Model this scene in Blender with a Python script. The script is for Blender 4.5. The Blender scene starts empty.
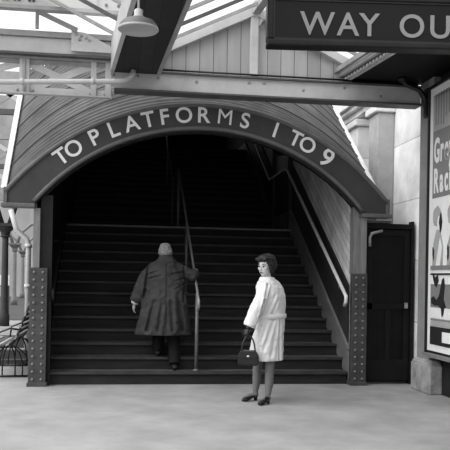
import bpy, bmesh, math, random
from mathutils import Vector, Matrix, noise
random.seed(7)
scene = bpy.context.scene
C = scene.collection
R = math.radians

# ------------------------------------------------------------------ materials
MATS = {}
def mat(name, v, rough=.7, var=.12, scale=6., bump=0., bscale=40., spec=.3, lines=None, metal=0., streak=None, emis=0., spots=None):
    """grey procedural material. lines=(axis,pitch,width,dark) draws board joints; spots=[(co,scale,value,soft)] tints regions."""
    if name in MATS: return MATS[name]
    m = bpy.data.materials.new(name); m.use_nodes = True
    nt = m.node_tree; N = nt.nodes; L = nt.links
    b = N['Principled BSDF']; b.inputs['Roughness'].default_value = rough
    b.inputs['Specular IOR Level'].default_value = spec; b.inputs['Metallic'].default_value = metal
    tc = N.new('ShaderNodeTexCoord')
    mp = N.new('ShaderNodeMapping'); L.new(tc.outputs['Object'], mp.inputs[0])
    if streak: mp.inputs['Scale'].default_value = streak
    nz = N.new('ShaderNodeTexNoise'); nz.inputs['Scale'].default_value = scale; nz.inputs['Detail'].default_value = 5
    nz.inputs['Roughness'].default_value = .62
    L.new(mp.outputs[0], nz.inputs['Vector'])
    mr = N.new('ShaderNodeMapRange'); L.new(nz.outputs['Fac'], mr.inputs[0])
    mr.inputs[1].default_value = .25; mr.inputs[2].default_value = .75
    mr.inputs[3].default_value = v*(1-var); mr.inputs[4].default_value = v*(1+var)
    out = mr.outputs[0]
    def math_(op, a, bb):
        n = N.new('ShaderNodeMath'); n.operation = op
        for i, s in enumerate((a, bb)):
            if s is None: continue
            if isinstance(s, (int, float)): n.inputs[i].default_value = s
            else: L.new(s, n.inputs[i])
        return n.outputs[0]
    if lines:
        ax, pitch, width, dark = lines
        vec = tc.outputs['Object']
        if isinstance(ax, str):
            sp = N.new('ShaderNodeSeparateXYZ'); L.new(vec, sp.inputs[0]); s = sp.outputs['XYZ'.index(ax)]
        else:
            d = N.new('ShaderNodeVectorMath'); d.operation = 'DOT_PRODUCT'; L.new(vec, d.inputs[0]); d.inputs[1].default_value = ax
            s = d.outputs['Value']
        s = math_('DIVIDE', s, pitch); fr = math_('FRACT', s, None); fl = math_('FLOOR', s, None)
        msk = math_('LESS_THAN', fr, width)
        k = math_('MULTIPLY', msk, 1-dark); k = math_('SUBTRACT', 1.0, k)
        wn = N.new('ShaderNodeTexWhiteNoise'); wn.noise_dimensions = '1D'; L.new(fl, wn.inputs['W'])
        q = math_('MULTIPLY', wn.outputs['Value'], .22); q = math_('ADD', q, .89)
        out = math_('MULTIPLY', math_('MULTIPLY', out, k), q)
    if spots:
        for co, sc, val, soft in spots:
            mp2 = N.new('ShaderNodeMapping'); mp2.vector_type = 'POINT'
            L.new(tc.outputs['Object'], mp2.inputs[0])
            mp2.inputs['Scale'].default_value = tuple(1/s_ for s_ in sc)
            mp2.inputs['Location'].default_value = tuple(-c/s_ for c, s_ in zip(co, sc))
            ln = N.new('ShaderNodeVectorMath'); ln.operation = 'LENGTH'; L.new(mp2.outputs[0], ln.inputs[0])
            r2 = N.new('ShaderNodeMapRange'); L.new(ln.outputs['Value'], r2.inputs[0])
            r2.inputs[1].default_value = 1-soft; r2.inputs[2].default_value = 1+soft
            r2.inputs[3].default_value = 1; r2.inputs[4].default_value = 0
            # out = out + f*(val-out)
            df = math_('SUBTRACT', val, out); out = math_('ADD', out, math_('MULTIPLY', df, r2.outputs[0]))
    cb = N.new('ShaderNodeCombineColor')
    for i in range(3): L.new(out, cb.inputs[i])
    L.new(cb.outputs[0], b.inputs['Base Color'])
    if emis:
        b.inputs['Emission Color'].default_value = (1, 1, 1, 1); b.inputs['Emission Strength'].default_value = emis
    if bump:
        n2 = N.new('ShaderNodeTexNoise'); n2.inputs['Scale'].default_value = bscale; n2.inputs['Detail'].default_value = 4
        L.new(mp.outputs[0], n2.inputs['Vector'])
        bp = N.new('ShaderNodeBump'); bp.inputs['Strength'].default_value = bump; bp.inputs['Distance'].default_value = .02
        L.new(n2.outputs['Fac'], bp.inputs['Height']); L.new(bp.outputs[0], b.inputs['Normal'])
    MATS[name] = m
    return m

def glass_mat():
    m = bpy.data.materials.new('roof_glass'); m.use_nodes = True
    nt = m.node_tree; N = nt.nodes; L = nt.links
    N.remove(N['Principled BSDF'])
    t = N.new('ShaderNodeBsdfTransparent'); t.inputs[0].default_value = (.95, .95, .95, 1)
    d = N.new('ShaderNodeBsdfTranslucent'); d.inputs[0].default_value = (.9, .9, .9, 1)
    nz = N.new('ShaderNodeTexNoise'); nz.inputs['Scale'].default_value = 3
    mr = N.new('ShaderNodeMapRange'); mr.inputs[3].default_value = .05; mr.inputs[4].default_value = .2
    L.new(nz.outputs['Fac'], mr.inputs[0])
    mx = N.new('ShaderNodeMixShader'); L.new(mr.outputs[0], mx.inputs[0]); L.new(t.outputs[0], mx.inputs[1]); L.new(d.outputs[0], mx.inputs[2])
    L.new(mx.outputs[0], N['Material Output'].inputs[0])
    return m

# ------------------------------------------------------------------ mesh helpers
def BM(): return bmesh.new()

def add_box(bm, x0, x1, y0, y1, z0, z1, M=None):
    vs = [bm.verts.new((x, y, z)) for z in (z0, z1) for y in (y0, y1) for x in (x0, x1)]
    for f in ((0, 2, 3, 1), (4, 5, 7, 6), (0, 1, 5, 4), (2, 6, 7, 3), (0, 4, 6, 2), (1, 3, 7, 5)):
        bm.faces.new([vs[i] for i in f])
    if M is not None:
        for v in vs: v.co = M @ v.co
    return vs

def add_bar(bm, a, b, w, h, up=(0, 0, 1)):
    """rectangular bar from a to b, width w (sideways) and height h (along up)"""
    a = Vector(a); b = Vector(b); d = (b-a).normalized(); up = Vector(up)
    s = d.cross(up)
    if s.length < 1e-5: s = d.cross(Vector((1, 0, 0)))
    s.normalize(); u = s.cross(d).normalized()
    vs = []
    for p in (a, b):
        for i, j in ((-1, -1), (1, -1), (1, 1), (-1, 1)):
            vs.append(bm.verts.new(p+s*(i*w/2)+u*(j*h/2)))
    bm.faces.new(vs[0:4][::-1]); bm.faces.new(vs[4:8])
    for i in range(4):
        j = (i+1) % 4; bm.faces.new((vs[i], vs[j], vs[4+j], vs[4+i]))
    return vs

def add_tube(bm, pts, rad, seg=10, ell=None, ref=(0, 0, 1)):
    """closed tube along a polyline; rad number or list; ell = (a,b) factors sideways / along ref"""
    pts = [Vector(p) for p in pts]; n = len(pts)
    if not isinstance(rad, (list, tuple)): rad = [rad]*n
    rings = []
    t0 = (pts[1]-pts[0]).normalized(); rv = Vector(ref)
    s = t0.cross(rv)
    if s.length < 1e-3: s = t0.cross(Vector((0, 1, 0)))
    s.normalize()
    for i in range(n):
        t = ((pts[min(i+1, n-1)]-pts[i]).normalized()+(pts[i]-pts[max(i-1, 0)]).normalized())
        if t.length < 1e-6: t = t0.copy()
        t.normalize()
        s = (s-t*s.dot(t)); s.normalize(); u = s.cross(t)
        ea, eb = ell if ell else (1, 1)
        rings.append([bm.verts.new(pts[i]+s*(rad[i]*ea*math.cos(2*math.pi*k/seg))+u*(rad[i]*eb*math.sin(2*math.pi*k/seg))) for k in range(seg)])
    for i in range(n-1):
        for k in range(seg):
            q = (k+1) % seg
            bm.faces.new((rings[i][k], rings[i][q], rings[i+1][q], rings[i+1][k]))
    bm.faces.new(rings[0][::-1]); bm.faces.new(rings[-1])
    return rings

def add_lathe(bm, c, prof, seg=20):
    """prof: list of (r,z) around vertical axis at c"""
    c = Vector(c); rings = []
    for r, z in prof:
        r = max(r, .0008)
        rings.append([bm.verts.new(c+Vector((r*math.cos(2*math.pi*k/seg), r*math.sin(2*math.pi*k/seg), z))) for k in range(seg)])
    for i in range(len(rings)-1):
        for k in range(seg):
            q = (k+1) % seg; bm.faces.new((rings[i][k], rings[i][q], rings[i+1][q], rings[i+1][k]))
    bm.faces.new(rings[0][::-1]); bm.faces.new(rings[-1])

def add_prism(bm, poly, to3, depth):
    """poly: 2-D outline; to3(u,v,w) -> 3-D; extruded from w=0 to w=depth"""
    a = [bm.verts.new(to3(u, v, 0)) for u, v in poly]; b = [bm.verts.new(to3(u, v, depth)) for u, v in poly]
    bm.faces.new(a[::-1]); bm.faces.new(b); n = len(poly)
    for i in range(n):
        j = (i+1) % n; bm.faces.new((a[i], a[j], b[j], b[i]))

def add_ell(bm, c, r, rot=None, seg=16, rings=10):
    M = Matrix.Translation(Vector(c))
    if rot is not None: M = M @ rot.to_4x4()
    M = M @ Matrix.Diagonal((r[0], r[1], r[2], 1))
    bmesh.ops.create_uvsphere(bm, u_segments=seg, v_segments=rings, radius=1, matrix=M)

def add_loft(bm, secs, seg=28, ang=0):
    """secs: (x,y,z,rx,ry) horizontal ellipses turned by ang, bottom to top"""
    ca, sa = math.cos(ang), math.sin(ang); rings = []
    for sct in secs:
        x, y, z, rx, ry = sct[:5]
        ring = []
        for k in range(seg):
            t = 2*math.pi*k/seg; a = rx*math.cos(t); b = ry*math.sin(t)
            ring.append(bm.verts.new((x+a*ca-b*sa, y+a*sa+b*ca, z)))
        rings.append(ring)
    for i in range(len(rings)-1):
        for k in range(seg):
            q = (k+1) % seg; bm.faces.new((rings[i][k], rings[i][q], rings[i+1][q], rings[i+1][k]))
    bm.faces.new(rings[0][::-1]); bm.faces.new(rings[-1])
    return rings

ROOT = {}
def obj(name, bm, m, parent=None, smooth=False, voxel=0, relax=0, loc=None, bevel=0):
    """world-space bmesh -> ONE object (child of parent, or top level with its origin at its base)"""
    bmesh.ops.recalc_face_normals(bm, faces=bm.faces)
    if voxel:
        me0 = bpy.data.meshes.new('tmp'); bm.to_mesh(me0); bm.free()
        o0 = bpy.data.objects.new('tmp', me0); C.objects.link(o0)
        md = o0.modifiers.new('r', 'REMESH'); md.mode = 'VOXEL'; md.voxel_size = voxel
        if relax:
            sm = o0.modifiers.new('s', 'SMOOTH'); sm.iterations = relax; sm.factor = .5
        dg = bpy.context.evaluated_depsgraph_get()
        me = bpy.data.meshes.new_from_object(o0.evaluated_get(dg))
        bpy.data.objects.remove(o0); bpy.data.meshes.remove(me0); me.name = name
        smooth = True
    else:
        me = bpy.data.meshes.new(name); bm.to_mesh(me); bm.free()
    me.materials.clear(); me.materials.append(m)
    if smooth:
        for p in me.polygons: p.use_smooth = True
    o = bpy.data.objects.new(name, me); C.objects.link(o)
    if parent is not None:
        off = Vector(ROOT[parent.name]); o.parent = parent
    else:
        if loc is None:
            xs = [v.co for v in me.vertices]
            loc = ((min(v.x for v in xs)+max(v.x for v in xs))/2, (min(v.y for v in xs)+max(v.y for v in xs))/2, min(v.z for v in xs))
        off = Vector(loc); o.location = off
    ROOT[o.name] = tuple(off)
    me.transform(Matrix.Translation(-off))
    if bevel:
        b = o.modifiers.new('bevel', 'BEVEL'); b.width = bevel; b.segments = 2; b.limit_method = 'ANGLE'
    return o

def tag(o, label, cat, group=None, kind=None):
    o['label'] = label; o['category'] = cat
    if group: o['group'] = group
    if kind: o['kind'] = kind
    return o

def thing(name, label, cat, loc, group=None):
    o = bpy.data.objects.new(name, None); C.objects.link(o); o.location = loc
    o.empty_display_size = .1
    ROOT[o.name] = tuple(loc)
    return tag(o, label, cat, group)

def struct(name, bm, m, parent=None, label=None, cat=None, smooth=False, bevel=0):
    o = obj(name, bm, m, parent, smooth, loc=(0, 0, 0) if parent is None else None, bevel=bevel)
    if parent is None:
        o['kind'] = 'structure'
        if label: o['label'] = label; o['category'] = cat
    return o

def copy_tree(o, parent=None):
    c = o.copy(); C.objects.link(c)
    if parent is not None: c.parent = parent
    for ch in list(o.children): copy_tree(ch, c)
    ROOT[c.name] = ROOT[o.name]
    return c

def letters(chars, m, parent, size, bold=.0, extrude=.004, label=None):
    """chars: (character, Matrix placing the centred glyph). Each glyph is a mesh part called letter."""
    for ch, M in chars:
        cu = bpy.data.curves.new('t', 'FONT'); cu.body = ch; cu.size = size; cu.offset = bold if ch not in 'M' else 0; cu.extrude = extrude
        cu.align_x = 'CENTER'
        to = bpy.data.objects.new('t', cu); C.objects.link(to)
        dg = bpy.context.evaluated_depsgraph_get()
        me = bpy.data.meshes.new_from_object(to.evaluated_get(dg))
        bpy.data.objects.remove(to); bpy.data.curves.remove(cu)
        xs = [v.co.x for v in me.vertices]; cx = (min(xs)+max(xs))/2
        me.transform(Matrix.Translation((-cx, 0, 0))); me.transform(M)
        off = Vector(ROOT[parent.name]); me.transform(Matrix.Translation(-off))
        lb = BM(); lb.from_mesh(me); bmesh.ops.remove_doubles(lb, verts=lb.verts, dist=1e-5); bmesh.ops.recalc_face_normals(lb, faces=lb.faces); lb.to_mesh(me); lb.free()
        me.materials.clear(); me.materials.append(m); me.name = 'letter'
        o = bpy.data.objects.new('letter', me); C.objects.link(o); o.parent = parent; ROOT[o.name] = tuple(off)

# ------------------------------------------------------------------ material palette (black-and-white scene)
m_floor = mat('floor_asphalt', .335, .85, .2, 1.6, .12, 55)
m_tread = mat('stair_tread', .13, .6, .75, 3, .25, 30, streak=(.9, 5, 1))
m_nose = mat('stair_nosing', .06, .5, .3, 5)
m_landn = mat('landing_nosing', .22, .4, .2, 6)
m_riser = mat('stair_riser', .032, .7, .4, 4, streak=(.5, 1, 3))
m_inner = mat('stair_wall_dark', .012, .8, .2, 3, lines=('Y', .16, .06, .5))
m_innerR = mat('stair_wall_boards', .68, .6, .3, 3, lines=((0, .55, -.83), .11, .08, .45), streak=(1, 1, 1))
m_skirt = mat('skirting_paint', .2, .5, .3, 4)
m_dado = mat('dado_paint', .055, .6, .4, 3, lines=((0, .55, -.83), .2, .06, .5))
m_ring = mat('arch_paint', .075, .5, .18, 3, .05, 30)
m_bead = mat('arch_bead', .15, .45, .15, 8)
m_white = mat('sign_letter_paint', .80, .5, .06, 12)
m_letgrey = mat('sign_letter_grey', .30, .5, .06, 12)
m_roof = mat('corrugated_iron', .14, .6, .4, 2.2, .05, 25)
m_flash = mat('pale_flashing', .72, .6, .15, 8)
m_steelL = mat('steel_pale_paint', .56, .5, .14, 3, .04, 30)
m_steelM = mat('steel_mid_paint', .36, .5, .2, 4, .05, 30)
m_steelD = mat('steel_dark_paint', .12, .5, .2, 4, .05, 30)
m_rivet = mat('riveted_plate', .085, .45, .3, 7, .1, 40)
m_rivh = mat('rivet_head', .16, .35, .2, 10, spec=.6)
m_post = mat('timber_post', .23, .6, .25, 5, streak=(4, 4, .5))
m_gable = mat('gable_boards', .46, .6, .1, 3, lines=('X', .178, .05, .35), streak=(3, 3, .4))
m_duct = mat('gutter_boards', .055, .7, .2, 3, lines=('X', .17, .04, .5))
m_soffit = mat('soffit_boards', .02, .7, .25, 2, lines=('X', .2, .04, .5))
m_stone = mat('pale_stone', .85, .8, .22, 2.4, .2, 12, lines=('Z', .86, .012, .55))
m_stoneShade = mat('shaded_stone', .45, .8, .22, 3, .2, 12)  # wall stone darkened to carry the shade on camera-facing faces
m_pier = mat('pier_stone', .30, .75, .16, 4, .1, 20)
m_plinth = mat('plinth_stone', .34, .85, .45, 5, .35, 22)
m_wallD = mat('dark_wall', .03, .8, .4, 4, .1, 20)
m_door = mat('gate_boards', .010, .55, .5, 4, .1, 30, lines=('X', .115, .07, .4))
m_doorf = mat('gate_frame', .014, .5, .35, 6)
m_black = mat('black_iron', .02, .35, .2, 8, spec=.5)
m_rail = mat('worn_rail', .75, .25, .1, 8, spec=.7)
m_railc = mat('centre_rail', .3, .3, .2, 8, spec=.7)
m_pole = mat('rail_post', .16, .4, .15, 8, spec=.5)
m_paper = mat('poster_white', .82, .6, .05, 3)
m_pgrey = mat('poster_grey', .25, .6, .10, 5)
m_pmid = mat('poster_mid', .42, .6, .12, 7)
m_pdark = mat('poster_dark', .035, .6, .3, 7)
m_enamel = mat('lamp_enamel', .2, .4, .12, 5)
m_enamelw = mat('lamp_enamel_white', .5, .3, .03, 5)
m_back = mat('far_wall', .36, .9, .3, .5, streak=(1.5, 1, .35))
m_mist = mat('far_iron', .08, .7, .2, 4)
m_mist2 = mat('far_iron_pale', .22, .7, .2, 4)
m_bench = mat('bench_slat', .10, .45, .4, 6)
m_signD = mat('sign_panel', .014, .4, .12, 5)
m_signF = mat('sign_frame', .025, .4, .3, 6)
m_glass = glass_mat()

# ------------------------------------------------------------------ setting: floor, walls
bm = BM(); add_box(bm, -30, 12, -12, 45, -.3, 0); struct('floor', bm, m_floor)

SL = .168; GO = .28; NS = 14; LZ = SL*NS; LY0 = GO*(NS-1); LY1 = 5.2
XL, XR = -.94, 3.20
def stair_z(y):
    if y < LY0: return max(0, .168+y*SL/GO)
    if y < LY1: return LZ
    return LZ+SL+(y-LY1)*SL/GO
RS = math.tan(R(43))                      # rise of the covered way's roof

bm = BM()
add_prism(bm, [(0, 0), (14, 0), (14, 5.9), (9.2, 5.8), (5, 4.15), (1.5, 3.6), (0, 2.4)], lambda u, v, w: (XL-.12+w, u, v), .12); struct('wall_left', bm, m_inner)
bm = BM()
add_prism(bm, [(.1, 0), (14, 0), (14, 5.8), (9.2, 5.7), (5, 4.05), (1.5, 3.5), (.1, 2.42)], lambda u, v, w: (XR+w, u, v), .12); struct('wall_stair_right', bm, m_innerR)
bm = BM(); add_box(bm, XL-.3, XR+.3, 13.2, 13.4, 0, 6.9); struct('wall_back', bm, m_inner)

# ------------------------------------------------------------------ staircase
st = thing('staircase', 'wide dark staircase of worn treads climbing under the arch to a landing', 'staircase', (1.1, 0, 0))
def step(y, z, depth, nosem):
    xr = XR-.055 if y < .01 else XR-.004
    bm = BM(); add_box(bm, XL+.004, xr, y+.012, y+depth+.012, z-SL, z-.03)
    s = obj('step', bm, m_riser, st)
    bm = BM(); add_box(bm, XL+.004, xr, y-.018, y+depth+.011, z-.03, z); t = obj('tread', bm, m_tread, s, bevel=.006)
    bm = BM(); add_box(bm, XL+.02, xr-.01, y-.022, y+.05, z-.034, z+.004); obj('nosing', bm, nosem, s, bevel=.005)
for n in range(1, NS):
    step(GO*(n-1), SL*n, GO, m_nose)
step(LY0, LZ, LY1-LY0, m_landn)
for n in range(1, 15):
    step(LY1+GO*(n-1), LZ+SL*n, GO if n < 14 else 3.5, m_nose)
# sloping skirtings with capping, both sides
for s, x in ((1, XR),):
    lo, hi = (x, x+.035) if s < 0 else (x-.035, x)
    bm = BM()
    poly = [(0.0, .02), (LY0, LZ-.1), (LY1, LZ-.1), (9, LZ-.1+(9-LY1)*.6), (9, LZ+.32+(9-LY1)*.6), (LY1, LZ+.32), (LY0, LZ+.32), (0.0, .46)]
    add_prism(bm, poly, lambda u, v, w: (lo+w*(hi-lo), u, v), 1); sk = obj('skirting', bm, m_skirt, st)
    bm = BM()
    for a, b in (((0, .47), (LY0, LZ+.33)), ((LY0, LZ+.33), (LY1, LZ+.33)), ((LY1, LZ+.33), (9, LZ+.33+(9-LY1)*.6))):
        add_bar(bm, (lo+.0175, a[0], a[1]), (lo+.0175, b[0], b[1]), .06, .035)
    obj('capping', bm, m_post, sk)
    bm = BM(); add_prism(bm, [(0.1, .5), (LY0, LZ+.34), (LY1, LZ+.34), (9, LZ+.34+(9-LY1)*.6), (13, LZ+.34+(9-LY1)*.6), (13, LZ+1.15+(9-LY1)*.6), (9, LZ+1.15+(9-LY1)*.6), (LY1, LZ+1.2), (LY0, LZ+1.2), (0.1, 1.36)], lambda u, v, w: (x-.012*w, u, v), 1); obj('dado_panel', bm, m_dado, sk)

# posts at the two ends of the landing on the right-hand wall
for i, y in enumerate((LY0+.1, LY1+.05)):
    bm = BM(); add_box(bm, XR-.07, XR, y-.06, y+.06, LZ, LZ+3.2); struct('trim_%d' % (i+1), bm, m_nose)

# handrails
def handrail(label, x, posts, bracket_dx, bright):
    root = thing('handrail', label, 'handrail', (x, 0, 0), 'handrails on the staircase')
    b0 = 1.15 if not bracket_dx else 1.24; k = SL/GO
    top0 = b0+k*3.75
    pts = [(x, -.02, b0-.16), (x, -.09, b0-.10), (x, -.09, b0-.03), (x, 0, b0+.02)]
    pts += [(x, yy, b0+.02+k*yy) for yy in (.5, 1.5, 2.5, 3.7)]
    pts += [(x, 3.76, top0+.01), (x, LY1+.1, top0-.01), (x, LY1+.18, top0+.03)]
    pts += [(x, yy, top0+(yy-LY1-.1)*k) for yy in (6, 7, 8, 9)]
    bm = BM(); add_tube(bm, pts, .026 if bracket_dx else .018, 10); obj('rail', bm, bright, root, smooth=True)
    if bracket_dx:
        for yy in (.25, 1.3, 2.4, 3.5, 5.4, 6.8):
            z = b0+k*yy if yy < 3.7 else top0+max(0, (yy-LY1-.1)*k)
            bm = BM(); add_tube(bm, [(x, yy, z), (x, yy, z-.07), (x+bracket_dx, yy, z-.09)], .012, 8); obj('bracket', bm, m_pole, root, smooth=True)
    for yy in posts:
        z0 = SL*(int(yy/GO)+1) if yy < LY0 else (LZ if yy < LY1 else LZ+SL*(int((yy-LY1)/GO)+1))
        z = b0+k*yy if yy < 3.7 else top0+max(0, (yy-LY1-.1)*k)
        bm = BM(); add_tube(bm, [(x, yy, z0), (x, yy, z)], .024, 10); p = obj('post', bm, m_pole, root, smooth=True)
        bm = BM(); add_lathe(bm, (x, yy, z0), [(.05, 0), (.05, .012), (.025, .025), (.02, .03)], 14); obj('foot', bm, m_pole, p, smooth=True)
    return root
handrail('pale handrail on thin posts up the middle of the staircase, gripped by the man', 1.07, (.12, 1.9, 3.72, 5.3, 7.1), 0, m_railc)
handrail('steel handrail fixed along the right-hand boarded wall of the staircase', XR-.11, (), .11, m_rail)
handrail('dim handrail fixed along the shadowed left-hand wall of the staircase', XL+.11, (), -.11, m_signF)

# ------------------------------------------------------------------ arch fascia
AX = 1.1; RI = 2.80; ZI = .57; RO = 3.27; ZO = .47
HI = 2.16; HO = 2.56
ai = math.asin(HI/RI); ao = math.asin(HO/RO)
NA = 56
inner = [(AX+RI*math.sin(-ai+2*ai*i/NA), ZI+RI*math.cos(-ai+2*ai*i/NA)) for i in range(NA+1)]
outer = [(AX+RO*math.sin(-ao+2*ao*i/NA), ZO+RO*math.cos(-ao+2*ao*i/NA)) for i in range(NA+1)]
arch = thing('arch_sign', 'dark arched fascia over the staircase, white letters reading TO PLATFORMS 1 TO 9', 'sign', (AX, -.1, 2.3))
def ring_band(bm, A, B, y0, y1):
    n = len(A); a0 = [bm.verts.new((x, y0, z)) for x, z in A]; b0 = [bm.verts.new((x, y0, z)) for x, z in B]
    a1 = [bm.verts.new((x, y1, z)) for x, z in A]; b1 = [bm.verts.new((x, y1, z)) for x, z in B]
    for i in range(n-1):
        bm.faces.new((a0[i], a0[i+1], b0[i+1], b0[i])); bm.faces.new((a1[i], b1[i], b1[i+1], a1[i+1]))
        bm.faces.new((a0[i], a1[i], a1[i+1], a0[i+1])); bm.faces.new((b0[i], b0[i+1], b1[i+1], b1[i]))
    for i in (0, n-1): bm.faces.new((a0[i], b0[i], b1[i], a1[i]))
Zb = inner[0][1]-.01
A = [(inner[0][0], Zb)]+inner+[(inner[-1][0], Zb)]
B = [(outer[0][0], Zb)]+outer+[(outer[-1][0], Zb)]
bm = BM(); ring_band(bm, A, B, -.16, .0); obj('fascia_board', bm, m_ring, arch)
def bead(line, r, y, name, m, ell=None):
    bm = BM(); add_tube(bm, [(x, y, z) for x, z in line], r, 8, ref=(0, 1, 0)); obj(name, bm, m, arch, smooth=True)
bead([(AX+(RI+.03)*math.sin(t), ZI+(RI+.03)*math.cos(t)) for t in [(-ai+2*ai*i/NA) for i in range(NA+1)]], .028, -.165, 'inner_moulding', m_bead)
bead([(AX+(RO-.03)*math.sin(t), ZO+(RO-.03)*math.cos(t)) for t in [(-ao+2*ao*i/NA) for i in range(NA+1)]], .03, -.165, 'outer_moulding', m_bead)
for s in (-1, 1):
    x0 = AX+s*HI; x1 = AX+s*(HO+.03)
    bm = BM(); add_box(bm, min(x0, x1), max(x0, x1), -.20, .0, Zb-.055, Zb); obj('bottom_moulding', bm, m_bead, arch, bevel=.012)
    xe = AX+s*HO
    bm = BM(); add_box(bm, min(xe-s*.05, xe), max(xe-s*.05, xe), -.185, -.15, Zb, Zb+.2); obj('end_moulding', bm, m_bead, arch, bevel=.008)
CH = [('T', -37.0), ('O', -33.5), ('P', -27.6), ('L', -22.7), ('A', -18.2), ('T', -14.0), ('F', -9.9), ('O', -5.2), ('R', -.2), ('M', 5.0), ('S', 10.1),
      ('1', 18.1), ('T', 23.6), ('O', 27.0), ('9', 32.9)]
lst = []
LH = .20
for ch, a in CH:
    t = R(a); rr = 3.08-LH/2
    M = Matrix.Translation((1.1+rr*math.sin(t), -.166, .5+rr*math.cos(t))) @ Matrix.Rotation(t, 4, 'Y') @ Matrix.Rotation(R(90), 4, 'X')
    if ch == '1':   # a plain bar-like numeral, as painted
        pass
    if ch == '9': M = M @ Matrix.Translation((0, -.025, 0)) @ Matrix.Diagonal((1.22, 1.22, 1, 1))
    lst.append(('I' if ch == '1' else ch, M))
letters(lst, m_white, arch, LH/.70, .0045)

# ------------------------------------------------------------------ corrugated roof over the stair (swept back and up)
rf = thing('corrugated_roof', 'corrugated iron barrel roof rising behind the lettered arch', 'roof', (AX, .1, 2.5))
def rake(x): return R(47-10*(x-AX+HO)/(2*HO))             # the roof rakes a little less steeply on the wall side
def up(x, z, t): return (x, t*math.cos(rake(x)), z+t*math.sin(rake(x)))
CAP = 4.6
XE = 3.49
roofprof = [(outer[0][0], outer[0][1]-.05)]+[p for p in outer if p[0] < XE]+[(XE, ZO+math.sqrt(RO**2-(XE-AX)**2))]
bm = BM(); rows = []
for j in range(501):
    t = -.03+4.2*j/500; d = .010*math.sin(2*math.pi*t/.084); row = []
    for x, z in roofprof:
        q = up(x, z, t); a_ = rake(x); row.append(bm.verts.new((q[0], q[1]-d*math.sin(a_), q[2]+d*math.cos(a_))))
    rows.append(row)
for j in range(500):
    for i in range(len(roofprof)-1):
        if rows[j][i].co.z > CAP and rows[j][i+1].co.z > CAP: continue
        bm.faces.new((rows[j][i], rows[j][i+1], rows[j+1][i+1], rows[j+1][i]))
bmesh.ops.delete(bm, geom=[v for v in bm.verts if not v.link_faces], context='VERTS')
sheet = obj('roof_sheet', bm, m_roof, rf, smooth=True)
for t in (.455, .875, 1.295, 1.715, 2.135, 2.555):
    runs = [[]]
    for x, z in roofprof[1:]:
        q = up(x, z, t)
        if q[2] < CAP-.02: runs[-1].append((q[0], q[1]-.012, q[2]+.012))
        elif runs[-1]: runs.append([])
    for run in runs:
        if len(run) > 2:
            bm = BM(); add_tube(bm, run, .008, 6, ref=(0, 1, 0)); obj('lap_joint', bm, m_steelD, sheet, smooth=True)
bm = BM(); add_tube(bm, [up(x, z, (CAP-z)/math.sin(rake(x))) for x, z in roofprof], .04, 8, ref=(0, 1, 0)); obj('top_flashing', bm, m_roof, rf, smooth=True)
z0 = outer[0][1]
bm = BM(); add_bar(bm, up(outer[0][0]-.02, z0, .0), up(outer[0][0]-.02, z0, (CAP-z0)/math.sin(rake(-1.4))), .07, .12); obj('edge_flashing', bm, m_flash, rf)
z0 = roofprof[-1][1]
bm = BM(); add_tube(bm, [up(XE+.01, z0-.0, t) for t in (.0, .6, 1.2, 2.0, 3.0)], .042, 8); obj('edge_flashing', bm, m_flash, rf)
# inner lining of the barrel = ceiling of the stair
bm = BM()
lin = [(AX+RI*math.sin(-ai+2*ai*i/24), ZI+RI*math.cos(-ai+2*ai*i/24)-.02) for i in range(25)]
rows = []
for yy, dz in ((.005, 0), (1.5, 1.0), (5, 1.55), (9.2, 3.2), (14, 3.3)): rows.append([bm.verts.new((x, yy, z+dz)) for x, z in lin])
for j in range(4):
    for i in range(24): bm.faces.new((rows[j][i], rows[j+1][i], rows[j+1][i+1], rows[j][i+1]))
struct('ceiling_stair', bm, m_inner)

# ------------------------------------------------------------------ riveted columns and posts under the arch ends
def rivet_bm(x, y, z):
    bm = BM(); bmesh.ops.create_uvsphere(bm, u_segments=10, v_segments=6, radius=1, matrix=Matrix.Translation((x, y, z)) @ Matrix.Diagonal((.02, .016, .02, 1)))
    return bm
def riveted_column(x0, x1, label, side):
    root = thing('riveted_column', label, 'column', ((x0+x1)/2, -.08, 0), 'riveted columns flanking the staircase')
    h = 1.52
    bm = BM(); add_box(bm, x0, x1, -.16, -.135, 0, h); add_box(bm, x0+.02, x1-.02, -.135, .0, 0, h)
    add_box(bm, x0-.015, x1+.015, -.175, 0.0, 0, .05)
    pl = obj('base_plate', bm, m_rivet, root, bevel=.004)
    r0 = None
    for cx in (x0+.055, x1-.055):
        for k in range(15):
            if r0 is None: r0 = obj('rivet', rivet_bm(0, 0, 0), m_rivh, pl, smooth=True); r0.data.transform(Matrix.Translation(Vector(ROOT[pl.name]))); r = r0
            else: r = r0.copy(); C.objects.link(r); r.parent = pl
            r.location = Vector((cx, -.162, .09+k*.098))-Vector(ROOT[pl.name])
    bm = BM()
    if side < 0:
        add_box(bm, x0+.03, x0+.115, -.14, -.02, h, Zb-.055)
    else:
        add_box(bm, x1-.085, x1-.01, -.14, -.02, h, Zb-.055)
    obj('post', bm, m_post, root, bevel=.004)
    bm = BM()
    if side < 0: add_box(bm, x0+.115, x1+.045, -.06, .0, h, Zb+.12); add_box(bm, x1-.02, x1+.045, -.05, .0, 0, h)
    else: add_box(bm, XR-.01, x1-.085, -.06, .09, h, Zb+.2)
    obj('door_jamb', bm, m_signF if side < 0 else m_post, root)
    return root
riveted_column(-1.115, -.895, 'riveted iron column at left foot of the arch, beside the bench', -1)
riveted_column(3.155, 3.365, 'riveted iron column at right foot of the arch, beside the dark door', 1)

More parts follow.
